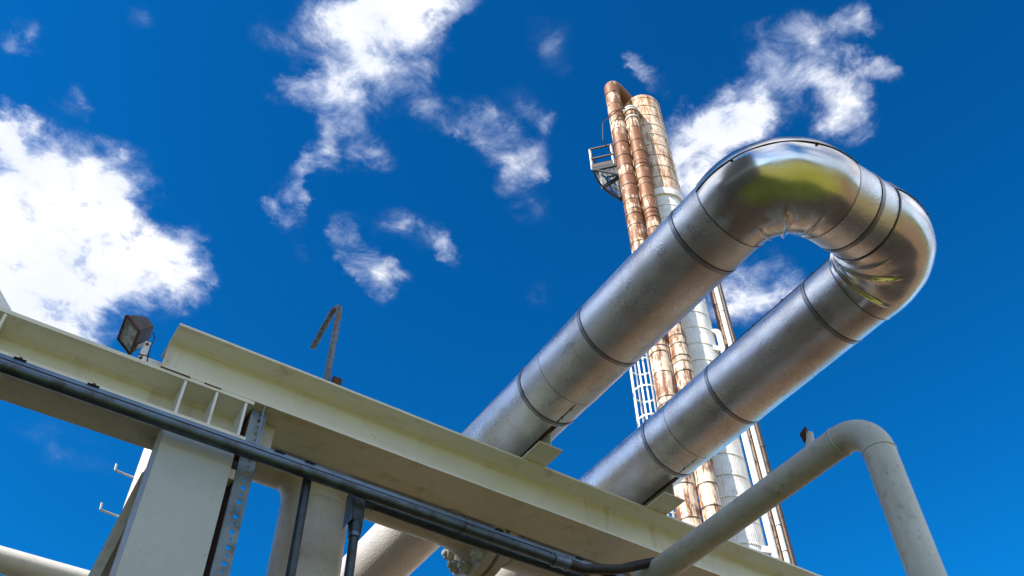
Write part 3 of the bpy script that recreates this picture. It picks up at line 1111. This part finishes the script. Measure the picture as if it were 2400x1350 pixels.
def holed_cell(bm, x0, x1, z0, z1, y0, y1, hx, hz, hr, n=16, square=False):
    def outline(y):
        return [bm.verts.new((x, y, z)) for x, z in rect]
    cx, cz = (x0 + x1) / 2, (z0 + z1) / 2
    rect, hole = [], []
    for k in range(n):
        a = 2 * PI * k / n + PI / 4
        c, s = math.cos(a), math.sin(a)
        m = max(abs(c), abs(s))
        rect.append((cx + c / m * (x1 - x0) / 2, cz + s / m * (z1 - z0) / 2))
        hm = hr / m if square else hr
        hole.append((hx + c * hm, hz + s * hm))
    of = [bm.verts.new((x, y0, z)) for x, z in rect]
    ob = [bm.verts.new((x, y1, z)) for x, z in rect]
    hf = [bm.verts.new((x, y0, z)) for x, z in hole]
    hb = [bm.verts.new((x, y1, z)) for x, z in hole]
    for k in range(n):
        j = (k + 1) % n
        bm.faces.new((of[k], of[j], hf[j], hf[k]))
        bm.faces.new((ob[j], ob[k], hb[k], hb[j]))
        bm.faces.new((hf[k], hf[j], hb[j], hb[k]))
    for k in range(n):
        j = (k + 1) % n
        if abs(of[k].co.x - of[j].co.x) < 1e-6:
            bm.faces.new((of[j], of[k], ob[k], ob[j]))


pitch = 0.0455
z = 3.155 + 7 * pitch
i = 1
while z > GROUND + 0.1:
    big = (i % 2 == 0)
    holed_cell(bm, 1.008, 1.100, z - pitch / 2, z + pitch / 2, 4.200, 4.205, 1.063, z, 0.0140 if big else 0.0065, square=not big)
    z -= pitch
    i += 1
box(bm, (1.008, 4.2002, GROUND), (1.100, 4.2048, z + pitch / 2 - 0.0002))
obj('face', bm, POST, pf)
bm = BM()
box(bm, (1.0035, 4.2055, GROUND), (1.0078, 4.335, 3.49))
obj('side_leg', bm, RUST, pf)
cb = thing('clamp_bracket', 'small dark clamp with a beige block between the column and the perforated post', 'bracket', (0.985, 4.21, 3.0))
bm = BM()
box(bm, (0.9655, 4.175, 3.052), (1.003, 4.26, 3.100), 0.002)
obj('clamp', bm, BLACK, cb)
bm = BM()
box(bm, (0.9655, 4.178, 2.985), (1.000, 4.25, 3.050), 0.003)
obj('spacer_block', bm, CREAM_OLD, cb)
bm = BM()
box(bm, (1.012, 4.30, 3.24), (1.19, 4.318, 3.505))
box(bm, (1.012, 4.319, 3.10), (1.035, 4.34, 3.505))
tag(obj('splice_plate', bm, CREAM_OLD), 'old cream splice plate hanging under the long beam behind the perforated post', 'plate')
bm = BM()
tube(bm, [(1.061, 4.152, 3.19), (1.061, 4.152, 3.51)], 0.0045, 8)
tag(obj('hanger_rod', bm, STRUT), 'thin grey hanger rod between the strut channel and the long beam', 'rod')

# ------------------------------------------------------------------ beige tee pipe with a bolted flange
YT, ZTEE, RT = 4.80, 3.722, 0.212
XT = 1.690
tp = thing('flanged_pipe', 'thick beige pipe behind the conduits, branching down to the ground and bolted at a flange', 'pipe', (XT, YT, GROUND))
bm = BM()
tube(bm, [(-4.6, YT, ZTEE), (0.5, YT, ZTEE), (2.65, YT, ZTEE)], RT, 64)
obj('pipe', bm, BEIGE, tp, smooth=40)
bm = BM()
# the branch flares into the run
rows = []
NB = 72
def branch_pt(a, s):
    """a round the branch, s 0..1 down the flare"""
    c_, s_ = math.cos(a), math.sin(a)
    rf = 0.115
    rb = RT + 0.002 + rf * (1 - math.sin(R(90 * s)))
    dy = s_ * min(RT * 0.985, RT)
    drop = math.sqrt(max(RT * RT - dy * dy, 0.0))
    z = ZTEE - drop + 0.03 - (rf + 0.03) * (1 - math.cos(R(90 * s)))
    return (XT + c_ * rb, YT + dy, z)
for i in range(15):
    rows.append([bm.verts.new(branch_pt(2 * PI * k / NB, i / 14)) for k in range(NB)])
for zz in (3.37, 3.35, 1.5, GROUND):
    rows.append([bm.verts.new((XT + math.cos(2 * PI * k / NB) * (RT + 0.002), YT + math.sin(2 * PI * k / NB) * RT, zz)) for k in range(NB)])
for A, B in zip(rows, rows[1:]):
    for k in range(NB):
        j = (k + 1) % NB
        bm.faces.new((A[k], A[j], B[j], B[k]))
obj('branch', bm, BEIGE, tp, smooth=50)
bm = BM()
lathe(bm, (XT, YT, 3.375), (0, 0, 1), [(0, RT), (0.004, RT + 0.0045), (0.010, RT + 0.0045), (0.014, RT)], 64, cap=False)
obj('weld_ring', bm, BEIGE, tp, smooth=60)
bm = BM()
lathe(bm, (2.645, YT, ZTEE), (1, 0, 0), [(0, RT), (0.006, RT + 0.005), (0.015, RT + 0.001), (0.14, RT + 0.022), (0.20, RT + 0.040), (0.215, RT + 0.055), (0.2155, 0.374), (0.219, 0.378), (0.278, 0.378), (0.281, 0.374), (0.282, 0.24)], 96)
fa = obj('weld_neck_flange', bm, BEIGE, tp, smooth=35)
bm = BM()
lathe(bm, (2.927, YT, ZTEE), (1, 0, 0), [(0, 0.32), (0.026, 0.32)], 96)
obj('gasket', bm, BLACK, tp, smooth=35)
bm = BM()
lathe(bm, (2.953, YT, ZTEE), (1, 0, 0), [(0, 0.24), (0.001, 0.374), (0.003, 0.378), (0.058, 0.378), (0.061, 0.374), (0.062, RT + 0.06), (0.09, RT + 0.03), (0.20, RT)], 96)
obj('mating_flange', bm, BEIGE, tp, smooth=35)
for k in range(12):
    a = 2 * PI * (k + 0.45) / 12
    p = Vector((2.8595, YT + 0.318 * math.cos(a), ZTEE + 0.318 * math.sin(a)))
    bm = BM()
    hexnut(bm, p, (-1, 0, 0), 0.044, 0.048, 0.018, 0.024)
    nb_ = obj('flange_nut', bm, COLUMN_PAINT, fa, smooth=25)
bm = BM()
tube(bm, [(3.15, YT, ZTEE), (4.2, YT, ZTEE), (6.5, YT, ZTEE)], RT + 0.012, 64)
obj('insulated_run', bm, BEIGE, tp, smooth=40)

# ------------------------------------------------------------------ pipes at the left
lw = thing('white_standpipe', 'sunlit white vertical pipe with two hooked rungs, behind the column', 'pipe', (0.735, 5.2, GROUND))
bm = BM()
tube(bm, [(0.735, 5.2, GROUND), (0.735, 5.2, 3.86)], 0.092, 40)
obj('pipe', bm, WHITE, lw, smooth=40)
for zz in (3.50, 3.214):
    bm = BM()
    tube(bm, fillet([(0.66, 5.2, zz - 0.004), (0.523, 5.2, zz + 0.006), (0.519, 5.2, zz + 0.052)], 0.008, 5), 0.0062, 12)
    obj('hooked_rung', bm, WHITE, lw, smooth=50)
bm = BM()
tube(bm, [(-4.0, 6.0, 3.184), (1.4, 6.0, 3.184)], 0.079, 40)
o = tag(obj('white_pipe', bm, WHITE, smooth=40), 'sunlit white horizontal pipe low at the left edge', 'pipe')

# ------------------------------------------------------------------ distillation tower
vx, vy = pol(48.95, 18.6)
VC = Vector((vx, vy, 0))
VR, VRL = 0.665, 0.600
ZS, ZTOP = 23.75, 29.25
tw = thing('distillation_tower', 'tall rust streaked white tower clad in ribbed sheet, with a platform near its top', 'tower', (vx, vy, GROUND))


def ribbed(bm, z0, z1, r, seg, ribs, amp, step, lip=0.014):
    """corrugated cladding in courses that lap over each other"""
    zs = []
    z = z0
    while z < z1 - 0.02:
        zn = min(z + step, z1)
        zs += [(z, lip, 1), (z + 0.018, lip, 0), (z + 0.040, lip, 0), (z + 0.041, 0.0, 0), (zn - 0.001, 0.0, 0)]
        z = zn
    rows = []
    for z, d, mi in zs:
        row = []
        for k in range(seg):
            a = 2 * PI * k / seg
            rr = r + d + amp * math.cos(a * ribs)
            row.append(bm.verts.new((vx + rr * math.cos(a), vy + rr * math.sin(a), z)))
        rows.append(row)
    for (z, d, mi), A, B in zip(zs, rows, rows[1:]):
        for k in range(seg):
            j = (k + 1) % seg
            bm.faces.new((A[k], A[j], B[j], B[k])).material_index = mi


bm = BM()
ribbed(bm, GROUND, ZS, VRL, 288, 72, 0.003, 0.60)
sl = obj2('lower_shell', bm, [VESSEL_LOW, CREAM_OLD], tw)
bm = BM()
ribbed(bm, ZS, ZTOP, VR, 288, 72, 0.004, 0.62)
su = obj2('upper_shell', bm, [VESSEL_UP, BROWNPIPE], tw)
bm = BM()
lathe(bm, (vx, vy, ZS - 0.30), (0, 0, 1), [(0, VRL), (0.01, VR + 0.01), (0.26, VR + 0.035), (0.30, VR + 0.02), (0.31, VR)], 72)
obj('skirt_ring', bm, VESSEL_LOW, tw, smooth=35)
bm = BM()
prof = [(0, VR + 0.015), (0.12, VR + 0.015)]
for i in range(1, 13):
    a = R(90 * i / 12)
    prof.append((0.12 + 0.36 * math.sin(a), max((VR + 0.015) * math.cos(a), 0.02)))
lathe(bm, (vx, vy, ZTOP), (0, 0, 1), prof, 72)
obj('dome_head', bm, VESSEL_UP, tw, smooth=40)
bm = BM()
lathe(bm, (vx + 0.28, vy - 0.10, ZTOP + 0.36), (0, 0, 1), [(0, 0.10), (0.20, 0.10), (0.20, 0.18), (0.26, 0.18), (0.27, 0.05)], 32)
obj('top_nozzle', bm, WHITE, tw, smooth=35)

# platform: a sector of a round walkway reaching out to the left
PZ, PR0, PR1 = 26.55, 0.72, 2.03
AZ0, AZ1 = 318.0, 388.0
def pp_(az, r, z):
    return Vector((vx + r * math.sin(R(az)), vy + r * math.cos(R(az)), z))
bm = BM()
g = 0.0
for k in range(48):
    az = AZ0 + (AZ1 - AZ0) * (k + 0.5) / 48
    bar(bm, pp_(az, PR0, PZ), pp_(az, PR1, PZ), 0.012, 0.03)
for k in range(9):
    r = PR0 + (PR1 - PR0) * (k + 0.5) / 9
    for j in range(14):
        a0, a1 = AZ0 + (AZ1 - AZ0) * j / 14, AZ0 + (AZ1 - AZ0) * (j + 1) / 14
        bar(bm, pp_(a0, r, PZ + 0.021), pp_(a1, r, PZ + 0.021), 0.012, 0.010)
pl = obj('platform_grating', bm, DARKSTEEL, tw)
bm = BM()
for j in range(20):
    a0, a1 = AZ0 + (AZ1 - AZ0) * j / 20, AZ0 + (AZ1 - AZ0) * (j + 1) / 20
    bar(bm, pp_(a0, PR1 + 0.02, PZ), pp_(a1, PR1 + 0.02, PZ), 0.03, 0.16)
obj('rim', bm, BRONZE, pl)
bm = BM()
for az in (AZ0, AZ0 + 24, AZ0 + 48, AZ1):
    bar(bm, pp_(az, 0.6, PZ - 0.10), pp_(az, PR1 + 0.03, PZ - 0.10), 0.07, 0.14)
bar(bm, pp_(AZ0, 0.6, PZ - 1.1), pp_(AZ0, PR1 - 0.1, PZ - 0.16), 0.06, 0.06)
obj('joist', bm, DARKSTEEL, pl)
bm = BM()
for hgt in (0.55, 1.15):
    bar(bm, pp_(AZ0 - 0.5, 0.6, PZ + hgt), pp_(AZ0 - 0.5, PR1 + 0.05, PZ + hgt), 0.05, 0.06)
    for j in range(16):
        a0, a1 = AZ0 + (AZ1 - AZ0) * j / 16, AZ0 + (AZ1 - AZ0) * (j + 1) / 16
        bar(bm, pp_(a0, PR1 + 0.02, PZ + hgt), pp_(a1, PR1 + 0.02, PZ + hgt), 0.05, 0.05)
bar(bm, pp_(AZ0 - 1.0, 0.7, PZ + 0.09), pp_(AZ0 - 1.0, PR1 + 0.05, PZ + 0.09), 0.012, 0.20)
obj('guard_rail', bm, BRONZE, pl)
bm = BM()
for az, r in ((AZ0, PR1 + 0.03), (AZ0, 1.30), (AZ0 + 24, PR1 + 0.02), (AZ0 + 48, PR1 + 0.02), (AZ1, PR1 + 0.02)):
    bm = BM()
    bar(bm, pp_(az, r, PZ - 0.05), pp_(az, r, PZ + 1.18), 0.06, 0.06, (1, 0, 0))
    obj('rail_post', bm, WHITE, pl)

# caged ladder below the platform
lx, ly = pol(44.50, 18.25)
lc = thing('caged_ladder', 'white caged ladder standing beside the left rusty riser of the tower', 'ladder', (lx, ly, GROUND))
bm = BM()
ldir = (VC - Vector((lx, ly, 0))).normalized()
lside = ldir.cross(Vector((0, 0, 1)))
LC = Vector((lx, ly, 0))
LZ0, LZ1 = 1.2, 18.9
z = LZ0 + 0.3
RC = 0.33
def cage(a):
    return LC + (ldir * math.cos(a) + lside * math.sin(a)) * RC
while z < LZ1:
    bm = BM()
    pts = [cage(R(50 + 260 * i / 22)) + Vector((0, 0, z)) for i in range(23)]
    for p, q in zip(pts, pts[1:]):
        bar(bm, p, q, 0.012, 0.05)
    obj('hoop', bm, WHITE, lc)
    z += 0.95
for a in (70, 115, 160, 205, 250, 290):
    bm = BM()
    p = cage(R(a))
    bar(bm, p + Vector((0, 0, LZ0)), p + Vector((0, 0, LZ1)), 0.042, 0.014, p - LC)
    obj('cage_bar', bm, WHITE, lc)
for sg in (-1, 1):
    bm = BM()
    p = LC + ldir * 0.36 + lside * 0.22 * sg
    bar(bm, p + Vector((0, 0, GROUND)), p + Vector((0, 0, LZ1 + 1.1)), 0.06, 0.012, ldir)
    obj('side_rail', bm, WHITE, lc)
z = GROUND + 0.3
while z < LZ1:
    bm = BM()
    p = LC + ldir * 0.36 + Vector((0, 0, z))
    bar(bm, p - lside * 0.22, p + lside * 0.22, 0.02, 0.02)
    obj('rung', bm, WHITE, lc)
    z += 0.3


def clad_pipe(name, label, x, y, r, top, path_top, mat, step, seed, cat='pipe', group=None, lip=0.010):
    """upright line in lapped sheet cladding; its upper end follows path_top"""
    t = thing(name, label, cat, (x, y, GROUND), group)
    rg = random.Random(seed)
    prof = []
    z = GROUND
    mids = []
    while z < top:
        h = step * rg.choice((0.35, 0.6, 0.85, 1.0, 1.2, 1.35)) * rg.uniform(0.9, 1.1)
        if z + h > top - 0.1:
            h = top - z
        rr = r + rg.uniform(-0.004, 0.004)
        prof += [(z - GROUND, rr + lip), (z - GROUND + 0.024, rr + lip), (z - GROUND + 0.045, rr + lip), (z - GROUND + 0.047, rr), (z + h - GROUND - 0.001, rr - 0.002)]
        mids += [1, 0, 0, 0, 0]
        z += h
    bm = BM()
    lathe(bm, (x, y, GROUND), (0, 0, 1), prof, 40, cap=False, mid=mids)
    for v in bm.verts:
        v.co.x += 0.004 * noise.noise(v.co * 3.0)
        v.co.y += 0.004 * noise.noise(v.co * 3.0 + Vector((5, 5, 5)))
    obj2('cladding', bm, [mat, RISER_B], t, smooth=28)
    if path_top:
        bm = BM()
        tube(bm, path_top, r + 0.002, 40)
        obj('bend', bm, mat, t, smooth=40)
    return t


r1x, r1y = pol(46.10, 17.6)
p = fillet([(r1x, r1y, 29.3), (r1x, r1y, 30.06), (vx - 0.10, vy + 0.12, ZTOP + 0.10)], [0.22], 12)
clad_pipe('riser_pipe', 'left rusty clad riser, which bends over onto the tower head', r1x, r1y, 0.266, 29.32, p, RISER, 0.62, 3)
r2x, r2y = pol(47.75, 17.6)
dv = (Vector((vx, vy, 0)) - Vector((r2x, r2y, 0))).normalized()
p = fillet([(r2x, r2y, 27.55), (r2x, r2y, 28.05), (r2x + dv.x * 0.8, r2y + dv.y * 0.8, 28.05)], 0.30, 12)
t = clad_pipe('riser_pipe', 'second rusty riser, between the left riser and the tower shell', r2x, r2y, 0.230, 27.60, p, RISER, 0.55, 8)
bm = BM()
for zz, w_ in ((27.3, 0.02), (27.75, 0.03), (27.9, 0.02)):
    lathe(bm, (r2x, r2y, zz), (0, 0, 1), [(0, 0.22), (0, 0.24 + w_), (0.07, 0.24 + w_), (0.07, 0.22)], 32, cap=False)
obj('clamp', bm, GREYWHITE, t, smooth=35)
bm = BM()
ax_, ay_ = pol(45.05, 17.30)
tube(bm, fillet([(r2x - 0.25, r2y - 0.02, 27.9), (r1x - 0.10, r1y - 0.34, 27.8), (ax_ - 0.25, ay_, 26.9), (ax_ - 0.36, ay_, 25.75), (ax_ + 0.05, ay_ + 0.1, 25.3)], [0.3, 0.4, 0.15], 6), 0.018, 8)
tag(obj('tower_cable', bm, BLACK, smooth=60), 'thin dark cable looping round the top of the left riser', 'cable')

sx_, sy_ = pol(51.22, 18.4)
dv = (Vector((vx, vy, 0)) - Vector((sx_, sy_, 0))).normalized()
sp = thing('reflux_pipe', 'slim white pipe right of the tower, bending into a short drum nozzle', 'pipe', (sx_, sy_, GROUND))
bm = BM()
tube(bm, fillet([(sx_, sy_, GROUND), (sx_, sy_, 17.62), (sx_ + dv.x * 0.5, sy_ + dv.y * 0.5, 17.62)], 0.17, 12), 0.078, 28)
obj('pipe', bm, WHITE, sp, smooth=40)
bm = BM()
p0 = Vector((sx_, sy_, 17.62)) + dv * 0.20
lathe(bm, p0, dv, [(0, 0.08), (0.001, 0.155), (0.03, 0.16), (0.05, 0.145), (0.30, 0.145), (0.32, 0.16)], 32)
obj('nozzle', bm, WHITE, sp, smooth=35)
for zz in (16.9, 10.9):
    bm = BM()
    bar(bm, (sx_ - 0.02, sy_, zz), (vx - 0.15, vy - 0.5, zz), 0.05, 0.16)
    obj('guide_arm', bm, WHITE, sp)
for (az, dist, r, mat, nm, lab, top, step, seed) in (
        (51.60, 18.85, 0.105, BROWNPIPE, 'downcomer_pipe', 'brown rusty pipe in the shade behind the slim white pipe', 22.4, 0.55, 21),
        (51.93, 18.40, 0.060, WHITE, 'downcomer_pipe', 'bright white narrow pipe second from the right edge of the tower', 22.2, 1.8, 22),
        (52.28, 18.42, 0.056, RISER_B, 'downcomer_pipe', 'dark rust brown pipe outermost on the right of the tower', 22.0, 0.8, 23)):
    x_, y_ = pol(az, dist)
    dv = (Vector((vx, vy, 0)) - Vector((x_, y_, 0))).normalized()
    pth = fillet([(x_, y_, top - 0.4), (x_, y_, top + 0.05), (x_ + dv.x * 0.7, y_ + dv.y * 0.7, top + 0.05)], 0.2, 8)
    clad_pipe(nm, lab, x_, y_, r, top - 0.38, pth, mat, step, seed, lip=0.004)
